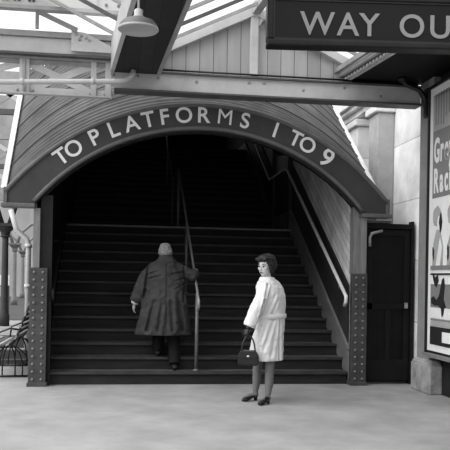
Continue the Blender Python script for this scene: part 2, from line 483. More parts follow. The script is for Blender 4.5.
# ------------------------------------------------------------------ dark door between the arch and the pier
bm = BM(); add_box(bm, 3.39, 4.05, 0, .05, .03, 2.15)
d = struct('door_1', bm, m_door, label='tall black boarded door between the riveted column and the stone pier', cat='door')
def dpart(name, m, *boxes):
    bm = BM()
    for q in boxes: add_box(bm, *q)
    return struct(name, bm, m, d, bevel=.004)
dpart('door_frame', m_doorf, (3.37, 3.40, -.05, .06, 0, 2.22), (4.03, 4.07, -.05, .06, 0, 2.26), (3.40, 4.03, -.05, .06, 2.15, 2.22))
dpart('door_rail', m_doorf, (3.40, 4.03, -.018, 0, 1.03, 1.12))
dpart('door_rail', m_doorf, (3.40, 4.03, -.018, 0, .05, .34))
dpart('door_rail', m_doorf, (3.40, 4.03, -.018, 0, 2.05, 2.14))
dpart('door_stile', m_doorf, (3.40, 3.49, -.018, 0, .34, 2.05)); dpart('door_stile', m_doorf, (3.94, 4.03, -.018, 0, .34, 2.05))
dpart('door_stile', m_doorf, (3.68, 3.75, -.018, 0, .34, 1.03))
dpart('door_latch', m_steelM, (3.95, 4.00, -.04, -.018, 1.05, 1.13))
dpart('lintel', m_steelD, (3.30, 3.72, -.1, .02, 2.225, 2.255))
bm = BM(); add_tube(bm, [(3.42, -.07, 1.9), (3.42, -.07, 2.02), (3.45, -.07, 2.08), (3.60, -.07, 2.12)], .022, 8)
tag(obj('conduit', bm, m_steelM, smooth=True), 'short bent pipe at top left corner of the dark door', 'pipe')

# ------------------------------------------------------------------ right-hand stone wall with pilasters, pier, poster wall
bm = BM(); add_box(bm, 4.1, 4.5, -.395, 9, 0, 4.45)
wr = struct('wall_right', bm, m_stone)
def pilaster(y0, y1, x0, label):
    r = thing('pilaster', label, 'pilaster', (x0+.1, (y0+y1)/2, 0), 'pilasters on the stone side wall')
    bm = BM(); add_box(bm, x0, 4.1, y0, y1, 0, 3.97); obj('shaft', bm, m_stoneShade if y0 < 1.2 else m_stone, r, bevel=.02)
    bm = BM(); add_box(bm, x0-.05, 4.1, y0-.05, y1+.05, 3.97, 4.08); obj('capital', bm, m_stone, r, bevel=.02)
pilaster(.85, 1.25, 3.83, 'stone pilaster, toned as shaded, nearest the pier, above the dark door')
pilaster(1.9, 2.5, 3.86, 'pale stone pilaster further back, beside the corrugated roof')
bm = BM()
for z0, z1, x in ((4.45, 4.55, 3.88), (4.55, 4.62, 3.80), (4.62, 4.75, 3.74)): add_box(bm, x, 4.5, 1.3, 9, z0-.3, z1-.3)
struct('trim_3', bm, m_stone)

pr = thing('stone_pier', 'grey stone pier with rough plinth between the dark door and the poster', 'pier', (4.05, -.65, 0))
bm = BM(); add_box(bm, 3.975, 4.08, -.84, -.42, .4, 4.075); obj('shaft', bm, m_pier, pr, bevel=.012)
bm = BM(); add_box(bm, 3.90, 4.08, -1.02, -.40, 0, .37)
vs = add_box(bm, 3.90, 4.08, -1.02, -.40, .37, .425)
for v in vs[4:]: v.co.x = max(v.co.x, 3.965); v.co.y = min(max(v.co.y, -.93), -.41)
obj('plinth', bm, m_plinth, pr, bevel=.02)
bm = BM(); add_box(bm, 4.08, 4.45, -9, -.40, 0, 4.075); struct('wall_front', bm, m_wallD)

# poster: lies in the plane X = PX, u runs toward the viewer (-Y), v up
PX = 3.93; PY0 = -.875; PZ0 = .56; PW = 2.05; PH = 3.32
po = thing('poster', 'large framed greyhound racing poster on the wall right of the pier', 'poster', (PX+.05, PY0-PW/2, PZ0))
def pp(u, v, w=0): return (PX-w, PY0-u, PZ0+v)
def flat(name, m, poly, w, parent=po, depth=.003):
    bm = BM(); add_prism(bm, poly, lambda u, v, k: pp(u, v, w+k), depth); return obj(name, bm, m, parent)
def rect(a, b, c, dd): return [(a, c), (b, c), (b, dd), (a, dd)]
bm = BM(); add_box(bm, PX, 4.08, PY0-PW-.03, PY0+.03, PZ0-.03, PZ0+PH+.03)
obj('backing_board', bm, m_black, po)
bm = BM()
for q in (rect(-.03, 0, -.03, PH+.03), rect(PW, PW+.03, -.03, PH+.03), rect(0, PW, PH, PH+.035)): add_prism(bm, q, lambda u, v, k: pp(u, v, k), .03)
obj('frame', bm, m_black, po)
bm = BM(); add_prism(bm, rect(-.03, PW+.06, -.075, -.03), lambda u, v, k: pp(u, v, k-.1), .16); obj('shelf', bm, m_post, po)
paper = flat('paper', m_paper, rect(0, PW, 0, PH), .001)
b_ = .10
top = flat('title_panel', m_pgrey, rect(b_, PW-b_, 1.92, PH-.10), .005, paper)
flat('upper_band', m_pmid, rect(b_, PW-b_, 2.76, PH-.10), .0065, paper)
bm = BM()
for k in range(24):
    u = .17+k*.075; hh = .40+.05*math.sin(k*.9)+(.04 if k % 3 == 0 else 0)
    add_prism(bm, rect(u, u+.03, 3.27-hh, 3.20), lambda a, b, q: pp(a, b, .010+q), .002)
    add_prism(bm, [(u+.015+.028*math.cos(j*math.pi/4), 3.20+.028*math.sin(j*math.pi/4)) for j in range(8)], lambda a, b, q: pp(a, b, .010+q), .002)
obj('stripe_motif', bm, m_pgrey, paper)
pic = flat('picture', m_paper, rect(b_, PW-b_, .42, 1.90), .0055, paper)
random.seed(3)
def blob(cx, cy, rx, ry, n=14, j=.12): return [(cx+rx*(1+random.uniform(-j, j))*math.cos(2*math.pi*i/n), cy+ry*(1+random.uniform(-j, j))*math.sin(2*math.pi*i/n)) for i in range(n)]
for cu in (.26, .68, 1.10, 1.52):          # racegoers leaning on the rail
    flat('drawn_coat', m_pmid, [(cu-.13, 1.02), (cu+.18, 1.02), (cu+.19, 1.30), (cu+.10, 1.50), (cu-.01, 1.52), (cu-.10, 1.34)], .009, pic)
    flat('drawn_arm', m_paper, [(cu-.02, 1.05), (cu+.10, 1.05), (cu+.16, 1.30), (cu+.10, 1.42), (cu+.03, 1.22)], .0125, pic)
    flat('drawn_hat', m_pmid, blob(cu+.0, 1.68, .12, .13), .0095, pic)
    flat('drawn_face', m_paper, blob(cu+.06, 1.60, .045, .085, 12, .05), .013, pic)
    flat('drawn_shadow', m_pdark, blob(cu+.115, 1.60, .035, .10, 10, .3), .0165, pic)
    flat('drawn_shadow', m_pdark, blob(cu-.09, 1.22, .025, .10, 10, .4), .0128, pic)
flat('rail_band', m_pgrey, rect(b_, PW-b_, 1.02, 1.07), .0166, pic)
flat('rail_band', m_pdark, rect(b_, PW-b_, .955, .975), .0166, pic)
flat('track_band', m_pgrey, rect(b_, PW-b_, .55, .84), .009, pic)
for cu in (.36, .96, 1.56):   # leaping greyhounds
    if cu < 1.7:
        flat('drawn_shadow', m_pdark, [(cu-.20, .98), (cu-.12, .92), (cu-.05, .96), (cu-.02, .88), (cu-.08, .80), (cu-.13, .82), (cu-.18, .90)], .0128, pic)
        hd = [(cu-.24, .66), (cu-.16, .69), (cu-.08, .64), (cu+.0, .70), (cu+.08, .90), (cu+.13, .92), (cu+.16, .82), (cu+.13, .66), (cu+.20, .56),
              (cu+.15, .55), (cu+.12, .46), (cu+.08, .44), (cu+.06, .54), (cu-.04, .58), (cu-.12, .57), (cu-.23, .60)]
        flat('drawn_greyhound', m_pdark, hd, .0128, pic)
flat('lower_rule', m_pgrey, rect(b_, PW-b_, .385, .41), .0055, paper)
flat('lower_band', m_pmid, rect(b_, PW-b_, .315, .385), .0055, paper)
flat('lower_panel', m_pdark, rect(b_, PW-b_, .085, .31), .009, paper)
flat('lower_label', m_paper, rect(.46, 1.5, .13, .26), .0125, paper)
def ptext(txt, u0, v, size, sx, step):
    out = []; 
    for i, ch in enumerate(txt):
        cu = u0+i*step if not isinstance(step, list) else u0+step[i]
        M = Matrix(((0, 0, -1, PX-.010), (-1, 0, 0, PY0-cu), (0, 1, 0, PZ0+v), (0, 0, 0, 1))) @ Matrix.Diagonal((sx, 1, 1, 1))
        out.append((ch, M))
    return out
letters(ptext('Greyhound', .22, 2.37, .42, .54, [0, .155, .28, .405, .545, .69, .83, .97, 1.11]), m_paper, top, .42, .013, .002)
letters(ptext('Racing', .22, 1.99, .42, .54, [0, .15, .285, .385, .49, .63]), m_paper, top, .42, .013, .002)

# ------------------------------------------------------------------ steelwork at the head of the arch (plane Y = -.5)
sb = thing('steel_beam', 'pale steel beam spanning above the lettered arch, under the boarded gable', 'beam', (1.9, -.4, 3.77))
bm = BM(); add_box(bm, -.09, 3.96, -.46, -.34, 3.79, 4.01); obj('web', bm, m_steelL, sb)
bm = BM(); add_box(bm, -.09, 3.96, -.52, -.28, 3.765, 3.79); obj('bottom_flange', bm, m_steelD, sb, bevel=.004)
bm = BM(); add_box(bm, 3.03, 3.96, -.38, -.36, 4.03, 4.16); obj('closing_board', bm, m_signF, sb)  # added dark strip, blocks the bright gap between beam and soffit
bm = BM(); add_box(bm, -.09, 3.96, -.50, -.30, 4.01, 4.03); obj('top_flange', bm, m_steelD, sb)
b0 = None
for x, z in ((.46, 3.95), (.95, 3.93), (1.63, 3.96), (1.83, 3.96), (2.35, 3.90), (3.4, 3.87), (.2, 3.96), (2.9, 3.96)):
    if b0 is None: b0 = obj('bolt', rivet_bm(0, 0, 0), m_steelM, sb, smooth=True); b0.data.transform(Matrix.Translation(Vector(ROOT[sb.name]))); q = b0
    else: q = b0.copy(); C.objects.link(q); q.parent = sb
    q.location = Vector((x, -.465, z))-Vector(ROOT[sb.name])

# gable of matchboarding on the beam
GS = .486; GX0, GXR, GX1 = .36, 1.70, 3.02; GZ0 = 4.22
gz = lambda x: GZ0+GS*((x-GX0) if x < GXR else (2*GXR-x-GX0))
gb = thing('boarded_gable', 'triangular gable of pale vertical boards above the steel beam', 'gable', (1.7, -.38, 4.03))
bm = BM(); add_prism(bm, [(GX0, 4.03), (GX1, 4.03), (GX1, gz(GX1)), (GXR, gz(GXR)), (GX0, gz(GX0))], lambda u, v, w: (u, -.40+w, v), .03); obj('board_panel', bm, m_gable, gb)
bm = BM(); add_box(bm, 1.64, 1.745, -.48, -.40, 4.03, gz(1.65)); obj('post', bm, m_steelL, gb, bevel=.01)
bm = BM(); add_bar(bm, (1.74, -.44, 4.72), (1.90, -.5, 4.98), .05, .06); obj('brace', bm, m_steelL, gb)
for a, b in ((GX0, GXR), (GX1, GXR)):
    bm = BM(); add_bar(bm, (a, -.45, gz(a)+.02), (b, -.45, gz(b)+.02), .08, .10); obj('bargeboard', bm, m_steelL, gb)
bm = BM(); add_tube(bm, [(.40, -.49, 4.055), (3.1, -.49, 4.055)], .012, 8); obj('cable', bm, m_black, gb, smooth=True)

# glazed ridge roofs on either side of the valley gutter, running toward the viewer
DIRT = Vector((math.sin(R(4.0)), -math.cos(R(4.0)), 0))          # canopy runs a few degrees askew
def glazed_roof(label, x0, z0, x1, z1, x2, y0, length, nb):
    MB_ = m_steelD; rt = thing('glazed_roof', label, 'roof', ((x0+x2)/2, y0-length/2, z0), 'glazed ridge roofs overhead')
    for xa, za, xb, zb in ((x0, z0, x1, z1), (x2, z0, x1, z1)):
        bm = BM(); e = DIRT*length
        p = [Vector((xa, y0, za)), Vector((xb, y0, zb)), Vector((xb, y0, zb))+e, Vector((xa, y0, za))+e]
        a = [bm.verts.new(v+Vector((0, 0, .03))) for v in p]; bm.faces.new(a); obj('pane', bm, m_glass, rt)
        for k in range(nb):
            o = DIRT*(length*(k+.5)/nb)
            bm = BM(); add_bar(bm, Vector((xa, y0, za))+o, Vector((xb, y0, zb))+o, .022, .04); obj('glazing_bar', bm, m_steelD if k % 2 else m_steelM, rt)
    bm = BM(); add_bar(bm, (x1, y0, z1), Vector((x1, y0, z1))+DIRT*length, .10, .14); obj('ridge', bm, m_steelM, rt)
    return rt
glazed_roof('glazed ridge roof with dark glazing bars above the boarded gable', .42, 4.28, 1.70, 4.90, 3.0, -.52, 4.6, 9)
glazed_roof('glazed ridge roof with dark glazing bars at top left, above the pale girders', -2.9, 4.34, -1.5, 5.02, -.10, -.62, 4.2, 8)

# boxed valley gutter between them
gt = thing('valley_gutter', 'dark boarded box gutter overhead, running toward the viewer behind the lamp', 'gutter', (.2, -2.3, 4.0))
p0 = Vector((-.11, -.30, 4.0)); p1 = Vector((.43, -.30, 4.0)); e = Vector((.087*4.6, -4.6, 0)); e2 = Vector((.055*4.6, -4.6, 0))
bm = BM()
lo = [p0, p1, p1+e2, p0+e]; vs = [bm.verts.new(p) for p in lo]; vt = [bm.verts.new(p+Vector((0, 0, .04))) for p in lo]
bm.faces.new(vs); bm.faces.new(vt[::-1])
for i in range(4): bm.faces.new((vs[i], vs[(i+1) % 4], vt[(i+1) % 4], vt[i]))
obj('soffit_board', bm, m_duct, gt)  # dark tone carries the shade of the underside
for a, b, nm, mm in ((p0, p0+e, 'side_board', m_steelL), (p1, p1+e2, 'side_board', m_steelM)):  # left side board coloured pale for the light falling on it
    bm = BM(); sgn = -1 if a is p0 else 1
    add_bar(bm, a+Vector((sgn*.025, 0, .17)), b+Vector((sgn*.025, 0, .17)), .05, .36); obj(nm, bm, mm, gt)
bm = BM(); add_box(bm, -.13, .45, -.30, -.27, 4.0, 4.35); obj('end_board', bm, m_steelD, gt)

# pendant lamp
LX, LYY, LZZ = .137, -3.4, 3.60
lp = thing('pendant_lamp', 'enamelled dish-shaped pendant lamp hanging under the dark gutter', 'lamp', (LX, LYY, LZZ))
bm = BM(); add_lathe(bm, (LX, LYY, LZZ), [(.168, -.012), (.175, -.004), (.172, .012), (.165, .03), (.14, .062), (.09, .082), (.05, .09), (.04, .085), (.09, .07), (.13, .05), (.155, .02), (.16, -.005)], 32)
obj('lamp_shade', bm, m_enamel, lp, smooth=True)
bm = BM(); add_lathe(bm, (LX, LYY, LZZ), [(.162, -.014), (.172, -.018), (.180, -.010), (.178, .002), (.165, .002)], 32); obj('rim', bm, m_enamelw, lp, smooth=True)
bm = BM(); add_lathe(bm, (LX, LYY, LZZ+.085), [(.05, 0), (.052, .02), (.04, .03), (.04, .075), (.028, .085), (.016, .09)], 18); obj('lamp_holder', bm, m_steelL, lp, smooth=True)
bm = BM(); add_tube(bm, [(LX, LYY, LZZ+.17), (LX, LYY, 4.005)], .011, 10); obj('stem', bm, m_steelL, lp, smooth=True)
bm = BM(); add_ell(bm, (LX, LYY, LZZ+.03), (.03, .03, .045)); obj('bulb', bm, m_enamelw, lp, smooth=True)

# left-hand girders
lg = thing('lattice_girder', 'pale lattice girder with crossed braces at upper left, under the plate girder', 'girder', (-1.2, -.5, 3.67))
XA, XB = -3.4, -.115
def gpart(name, m, *a, bevel=.003):
    bm = BM()
    for q in a: add_box(bm, *q)
    return obj(name, bm, m, lg, bevel=bevel)
gpart('bottom_chord', m_steelL, (XA, XB, -.52, -.42, 3.66, 3.675), (XA, XB, -.47, -.455, 3.675, 3.755))
gpart('top_chord', m_steelM, (XA, XB, -.52, -.42, 4.10, 4.125), (XA, XB, -.47, -.455, 4.04, 4.10))
for x, w in ((-1.19, .12), (-.345, .07), (-.165, .075), (-2.3, .12)):
    p = gpart('upright', m_steelL, (x-w/2, x+w/2, -.50, -.47, 3.675, 4.10))
    if w > .1: gpart('upright_web', m_steelM, (x-.015, x+.015, -.53, -.50, 3.70, 4.08))
for xa, xb in ((-1.15, -.36), (-2.27, -1.22), (-3.3, -2.32)):
    for s in (0, 1):
        bm = BM(); za, zb = (3.72, 4.06) if s else (4.06, 3.72)
        y = -.455 if s else -.445
        add_bar(bm, (xa, y, za), (xb, y, zb), .012, .085); obj('brace', bm, m_steelL, lg)
for x in (-1.27, -1.21, -1.15, -1.09, -.38, -.32, -.2, -.15):
    bm = rivet_bm(x, -.475, 3.71); obj('rivet', bm, m_steelM, lg, smooth=True)
pg = thing('plate_girder', 'deep pale plate girder at upper left, resting over the lattice girder', 'girder', (-1.2, -.55, 4.13))
bm = BM(); add_box(bm, XA, XB, -.56, -.53, 4.165, 4.345); obj('web', bm, m_steelL, pg)
bm = BM(); add_box(bm, XA, XB, -.60, -.50, 4.35, 4.42); obj('top_flange', bm, m_steelM, pg, bevel=.004)
bm = BM(); add_box(bm, XA, XB, -.60, -.50, 4.125, 4.155); obj('bottom_flange', bm, m_steelD, pg, bevel=.004)
bm = BM(); add_prism(bm, [(-.62, 4.44), (-.45, 4.42), (-.13, 4.27), (-.13, 4.19), (-.62, 4.19)], lambda u, v, w: (u, -.60-w, v), .02); obj('gusset', bm, m_steelL, pg)
for x, z in ((-.56, 4.40), (-.50, 4.38), (-.44, 4.36), (-.40, 4.33), (-.52, 4.33)): obj('rivet', rivet_bm(x, -.625, z), m_steelM, pg, smooth=True)
tr = thing('roof_tie', 'riveted channel beam across the top left corner of the glazed roof', 'beam', (-1.2, -.7, 4.65))
bm = BM(); add_box(bm, XA, .06, -.78, -.75, 4.655, 4.80); obj('web', bm, m_steelL, tr)
bm = BM(); add_box(bm, XA, .06, -.83, -.72, 4.60, 4.65); obj('bottom_flange', bm, m_steelM, tr, bevel=.004)
for x in (-1.42, -1.37, -1.28, -1.23, -1.11, -1.06, -.2, -.05): obj('rivet', rivet_bm(x, -.79, 4.72), m_steelD, tr, smooth=True)
bm = BM(); add_box(bm, -.36, -.31, -.80, -.74, 4.62, 4.95); obj('hanger', bm, m_steelL, tr)
bm = BM(); add_box(bm, -1.05, -1.01, -.66, -.62, 4.43, 4.63); obj('upright', bm, m_steelM, tr)
bm = BM(); add_bar(bm, (-1.0, -.64, 4.63), (-.55, -.64, 4.44), .04, .05); obj('strut', bm, m_steelM, tr)
bm = BM(); add_tube(bm, [(-2.6, -.66, 3.70), (-1.47, -.66, 3.75), (-.02, -.66, 3.835), (.06, -.66, 3.85), (.12, -.66, 3.90), (.15, -.66, 3.985)], .033, 12)
pi = tag(obj('service_pipe', bm, m_steelL, smooth=True), 'pale pipe running across the lattice girder to the dark gutter', 'pipe')
for x, z in ((-.345, 3.817), (-1.19, 3.768)):
    bm = BM(); add_tube(bm, [(x-.02, -.66, z-.001), (x+.02, -.66, z+.001)], .042, 12); obj('collar', bm, m_steelL, pi, smooth=True)

# right-hand canopy: dark soffit, cornice strips, iron bracket
bm = BM()
c0 = Vector((2.97, -.36, 4.08)); c1 = c0+Vector((.12*6, -6, 0))
lo = [c0, Vector((7, -.36, 4.08)), Vector((7, -6.36, 4.08)), c1]
vs = [bm.verts.new(p) for p in lo]; vt = [bm.verts.new(p+Vector((0, 0, .06))) for p in lo]
bm.faces.new(vs); bm.faces.new(vt[::-1])
for i in range(4): bm.faces.new((vs[i], vs[(i+1) % 4], vt[(i+1) % 4], vt[i]))
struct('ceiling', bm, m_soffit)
co = thing('cornice', 'stepped pale cornice along the edge of the dark canopy, above right end of the beam', 'cornice', tuple(c0))
for dx, dz, w, h, mm in ((-.02, .0, .035, .05, m_steelL), (-.065, .025, .03, .045, m_steelD), (-.11, .06, .05, .05, m_steelL), (-.17, .11, .05, .06, m_steelM)):
    o_ = Vector((dx, 0, dz)); bm = BM(); add_bar(bm, c0+o_, c1+o_, w, h); obj('moulding', bm, mm, co)
dn = None
for k in range(40):
    p = c0+(c1-c0)*((k+.5)/40)*.6+Vector((-.065, 0, -.005))
    if dn is None:
        bm = BM(); add_box(bm, p.x-.018, p.x+.018, p.y-.03, p.y+.03, p.z-.012, p.z+.018); dn = obj('dentil', bm, m_steelL, co); pb = p
    else:
        q = dn.copy(); C.objects.link(q); q.parent = co; q.location = p-pb
br = thing('iron_bracket', 'curved dark iron bracket from the stone pier up to the soffit', 'bracket', (3.9, -.66, 3.7))
bm = BM(); add_tube(bm, [(3.955, -.66, 3.62), (3.94, -.66, 3.82), (3.86, -.66, 3.93), (3.68, -.66, 3.99), (3.62, -.66, 4.07)], [.02, .045, .03, .03, .045], 10); obj('arm', bm, m_black, br, smooth=True)
bm = BM(); add_lathe(bm, (3.62, -.66, 4.02), [(.03, 0), (.06, .03), (.06, .055)], 14); obj('boss', bm, m_black, br, smooth=True)
bm = BM(); add_box(bm, 3.94, 3.974, -.71, -.61, 3.58, 3.95); obj('wall_plate', bm, m_black, br)

# ------------------------------------------------------------------ WAY OUT sign
SGX, SGY = 1.17, -4.0
SM = Matrix.Translation((SGX, SGY, 3.345)) @ Matrix.Rotation(R(-6.0), 4, 'Z')
def sp(x, y, z): return SM @ Vector((x, y, z))
sg = thing('hanging_sign', 'dark framed sign reading WAY OUT hung overhead at top right', 'sign', tuple(sp(1, 0, 0)))
SWD, SHT = 2.02, .43
bm = BM(); add_box(bm, .03, SWD-.03, .02, .14, .03, SHT-.03, SM); obj('panel', bm, m_signD, sg)
bm = BM()
for q in ((0, SWD, 0, .16, 0, .05), (0, SWD, 0, .16, SHT-.05, SHT), (0, .05, 0, .16, .05, SHT-.05), (SWD-.05, SWD, 0, .16, .05, SHT-.05)): add_box(bm, *q, SM)
obj('frame', bm, m_signF, sg, bevel=.012)
bm = BM()
for q in ((.05, SWD-.05, .012, .03, .05, .062), (.05, SWD-.05, .012, .03, SHT-.062, SHT-.05), (.05, .062, .012, .03, .05, SHT-.05), (SWD-.062, SWD-.05, .012, .03, .05, SHT-.05)): add_box(bm, *q, SM)
obj('inner_bead', bm, m_black, sg)
Mt = lambda x: SM @ Matrix.Translation((x, .016, .095)) @ Matrix.Rotation(R(90), 4, 'X')
letters([('W', Mt(.412)), ('A', Mt(.665)), ('Y', Mt(.842)), ('O', Mt(1.195)), ('U', Mt(1.43)), ('T', Mt(1.63))], m_letgrey, sg, .188/.70, .003)
for x in (.3, SWD-.3):
    a = sp(x, .08, SHT); bm = BM(); add_tube(bm, [a, (a.x, a.y, 4.62 if x < 1 else 4.08)], .012, 8); obj('hanging_rod', bm, m_black, sg, smooth=True)

# ------------------------------------------------------------------ left background: station beyond
bm = BM(); add_box(bm, -30, -1.2, 40, 40.4, 0, 13); struct('wall_far', bm, m_back)
bm = BM(); add_box(bm, -20, -1.3, 14, 39, 0, .02); add_box(bm, -12, -1.3, 2.2, 2.35, 0, .08); add_box(bm, -12, -1.3, 2.9, 3.1, 0, .16); add_box(bm, -12, -1.3, 5, 5.4, 0, .22); struct('baseboard_far', bm, m_mist)
def iron_column(x, y, h, label, mt):
    r = thing('iron_column', label, 'column', (x, y, 0), 'slender iron columns in the left background')
    bm = BM(); add_lathe(bm, (x, y, 0), [(.15, 0), (.15, .3), (.12, .36), (.10, .5), (.085, h-.5), (.085, h-.25)], 16); obj('shaft', bm, mt, r, smooth=True)
    bm = BM(); add_lathe(bm, (x, y, h-.3), [(.10, 0), (.15, .03), (.11, .06), (.13, .14), (.24, .26), (.26, .3)], 16); add_box(bm, x-.27, x+.27, y-.27, y+.27, h, h+.08); obj('capital', bm, mt, r, smooth=False)
    for s in (-1, 1):
        bm = BM(); add_tube(bm, [(x+s*.1, y, h+.06), (x+s*.25, y, h+.55), (x+s*.7, y, h+.95), (x+s*1.3, y, h+1.1)], .07, 8); obj('bracket_arm', bm, mt, r, smooth=True)
    return r
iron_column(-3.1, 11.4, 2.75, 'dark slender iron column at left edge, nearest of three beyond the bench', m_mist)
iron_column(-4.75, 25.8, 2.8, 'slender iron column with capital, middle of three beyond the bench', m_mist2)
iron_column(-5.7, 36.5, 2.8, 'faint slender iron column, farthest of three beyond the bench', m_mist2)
bm = BM(); add_tube(bm, [(-1.55, 3.4, 0), (-1.55, 3.4, 1.95), (-1.58, 3.4, 2.05), (-1.76, 3.4, 2.2), (-1.86, 3.4, 2.55)], .045, 10)
for z in (.4, 1.2, 1.9): add_tube(bm, [(-1.55, 3.4, z), (-1.55, 3.4, z+.06)], .062, 10)
tag(obj('drainpipe', bm, m_steelL, smooth=True), 'pale bent drainpipe just left of the riveted column', 'pipe')
fg = thing('station_truss', 'row of far roof lattice seen left of the corrugated roof', 'girder', (-4, 7, 2.9))
for z, h, mm in ((3.05, .16, m_steelM), (3.75, .1, m_steelD), (4.4, .28, m_steelM), (4.95, .12, m_steelD), (5.7, .2, m_steelM)):
    bm = BM(); add_box(bm, -9, -1.9, 7, 7.1, z, z+h); obj('chord', bm, mm, fg)
for k in range(8):
    x = -2.0-k*.9
    for za, zb in ((3.2, 3.75), (3.85, 4.4), (5.07, 5.7)):
        for s in (0, 1):
            bm = BM(); a, b = ((x, za), (x-.85, zb)) if s else ((x, zb), (x-.85, za)); add_bar(bm, (a[0], 7.05, a[1]), (b[0], 7.05, b[1]), .03, .09); obj('brace', bm, m_steelL if s else m_steelM, fg)
bm = BM(); add_box(bm, -4.35, -3.75, 17, 17.05, 1.0, 1.4); sgn = obj('notice_board', bm, m_paper); tag(sgn, 'small pale notice board in the distance behind the bench', 'sign')
bm = BM(); add_box(bm, -4.35, -3.75, 16.99, 17.0, 1.0, 1.04); add_box(bm, -4.35, -4.31, 17, 17.05, 0, 1.0); add_box(bm, -3.79, -3.75, 17, 17.05, 0, 1.0); obj('stand', bm, m_mist, sgn)

# bench seen end-on
bh = thing('slatted_bench', 'slatted park bench with curved iron legs left of the riveted column', 'bench', (-1.5, 1.3, 0))
prof = [(-1.20, 1.04), (-1.225, .96), (-1.255, .88), (-1.285, .80), (-1.315, .72), (-1.345, .64), (-1.38, .56), (-1.43, .50), (-1.49, .46), (-1.56, .44), (-1.63, .435), (-1.70, .44), (-1.77, .455)]
for i, (x, z) in enumerate(prof[:-1] if False else prof):
    j = min(i+1, len(prof)-1); k = max(i-1, 0)
    d = Vector((prof[j][0]-prof[k][0], 0, prof[j][1]-prof[k][1])).normalized()
    nrm = Vector((-d.z, 0, d.x))
    bm = BM(); add_bar(bm, (x, .62, z), (x, 2.1, z), .052, .022, up=nrm); obj('slat', bm, m_bench if i % 2 else m_steelM, bh)
for y in (.72, 2.0):
    bm = BM()
    P_ = [(x-.012, y, z-.025) for x, z in prof]
    add_tube(bm, P_, .014, 8)
    hub = (-1.47, y, .44)
    for fx, bow in ((-1.20, .08), (-1.29, .06), (-1.39, .03), (-1.56, -.04), (-1.66, -.06), (-1.78, -.08)):
        p0_, p1_, p2_ = Vector((hub[0]+(fx-hub[0])*.15, y, .44)), Vector((hub[0]+(fx-hub[0])*.95+bow*.5, y, .36)), Vector((fx, y, .01))
        add_tube(bm, [p0_*(1-q_)**2+p1_*2*q_*(1-q_)+p2_*q_*q_ for q_ in [i_/8 for i_ in range(9)]], .010, 8)
    add_tube(bm, [(-1.80, y, .02), (-1.18, y, .02)], .014, 8)
    add_tube(bm, [(-1.33, y, .66), (-1.47, y, .68), (-1.62, y, .62), (-1.64, y, .46)], .013, 8)
    obj('iron_end', bm, m_black, bh, smooth=True)

# ------------------------------------------------------------------ people
def hand(bm, wrist, d, palm, thumb, size=1.0, curl=.35):
    """palm + five separate fingers. d: direction of the fingers, palm: palm normal, thumb: side of the thumb"""
    w = Vector(wrist); d = Vector(d).normalized(); n = Vector(palm); n = (n-d*n.dot(d)).normalized()
    s = Vector(thumb); s = (s-d*s.dot(d)-n*s.dot(n)).normalized(); k = size
    add_tube(bm, [w-d*.02*k, w+d*.02*k, w+d*.055*k, w+d*.085*k], [.026*k, .034*k, .040*k, .036*k], 12, ell=(1, .5), ref=n)
    for off, ln, r in ((.030, .068, .0088), (.010, .078, .0090), (-.010, .072, .0088), (-.029, .056, .0080)):
        p = w+d*.078*k+s*off*k; pts = [p]; a = curl*.4
        for f in (.42, .32, .26):
            dd = d*math.cos(a)+n*math.sin(a); p = p+dd*ln*f*k; pts.append(p); a += curl
        add_tube(bm, pts, [r*k*1.05, r*k, r*k*.92, r*k*.72], 8)
    p = w+d*.022*k+s*.024*k; pts = [p]
    for f, c, o in ((.034, .8, .1), (.028, .45, .25), (.022, .2, .4)):
        dd = (d*.75+s*c+n*o).normalized(); p = p+dd*f*k; pts.append(p)
    add_tube(bm, pts, [.013*k, .0115*k, .010*k, .0075*k], 8)

def head(bm, c, yaw, tilt, k=1.0):
    """head facing local +Y turned by yaw about Z, nodding forward by tilt"""
    M = Matrix.Translation(Vector(c)) @ Matrix.Rotation(yaw, 4, 'Z') @ Matrix.Rotation(-tilt, 4, 'X')
    b2 = BM()
    add_ell(b2, (0, -.012, .025), (.074, .092, .088)); add_ell(b2, (0, .022, -.035), (.060, .066, .075))
    add_ell(b2, (0, .050, -.088), (.026, .026, .022)); add_ell(b2, (0, .066, .022), (.052, .018, .014))
    for s in (-1, 1):
        add_ell(b2, (s*.040, .054, -.018), (.024, .022, .022)); add_ell(b2, (s*.076, -.008, -.012), (.009, .020, .032))
        add_ell(b2, (s*.031, .076, .004), (.013, .009, .007))
    add_tube(b2, [(0, .078, .012), (0, .094, -.012), (0, .103, -.030), (0, .086, -.040)], [.007, .010, .014, .009], 8)
    add_ell(b2, (0, .080, -.060), (.022, .010, .006)); add_ell(b2, (0, .078, -.070), (.019, .010, .007))
    for v in b2.verts: v.co = M @ (v.co*k)
    me = bpy.data.meshes.new('h'); b2.to_mesh(me); b2.free(); bm.from_mesh(me); bpy.data.meshes.remove(me)
    return lambda p: M @ (Vector(p)*k)

def wobble(bm, amp, sc, zfreq=.35):
    for v in bm.verts:
        q = Vector((v.co.x*sc, v.co.y*sc, v.co.z*sc*zfreq))
        n = noise.noise_vector(q)
        v.co.x += n.x*amp; v.co.y += n.y*amp

def cloth_obj(name, bm, m, parent, voxel=.009, relax=4, amp=.012, sc=9, zf=.35):
    o = obj(name, bm, m, parent, voxel=voxel, relax=relax)
    off = Vector(ROOT[parent.name])
    for v in o.data.vertices:
        p = v.co+off; n = noise.noise_vector(Vector((p.x*sc, p.y*sc, p.z*sc*zf)))
        n2 = noise.noise_vector(p*sc*2.3)
        v.co.x += n.x*amp+n2.x*amp*.3; v.co.y += n.y*amp+n2.y*amp*.3
    return o

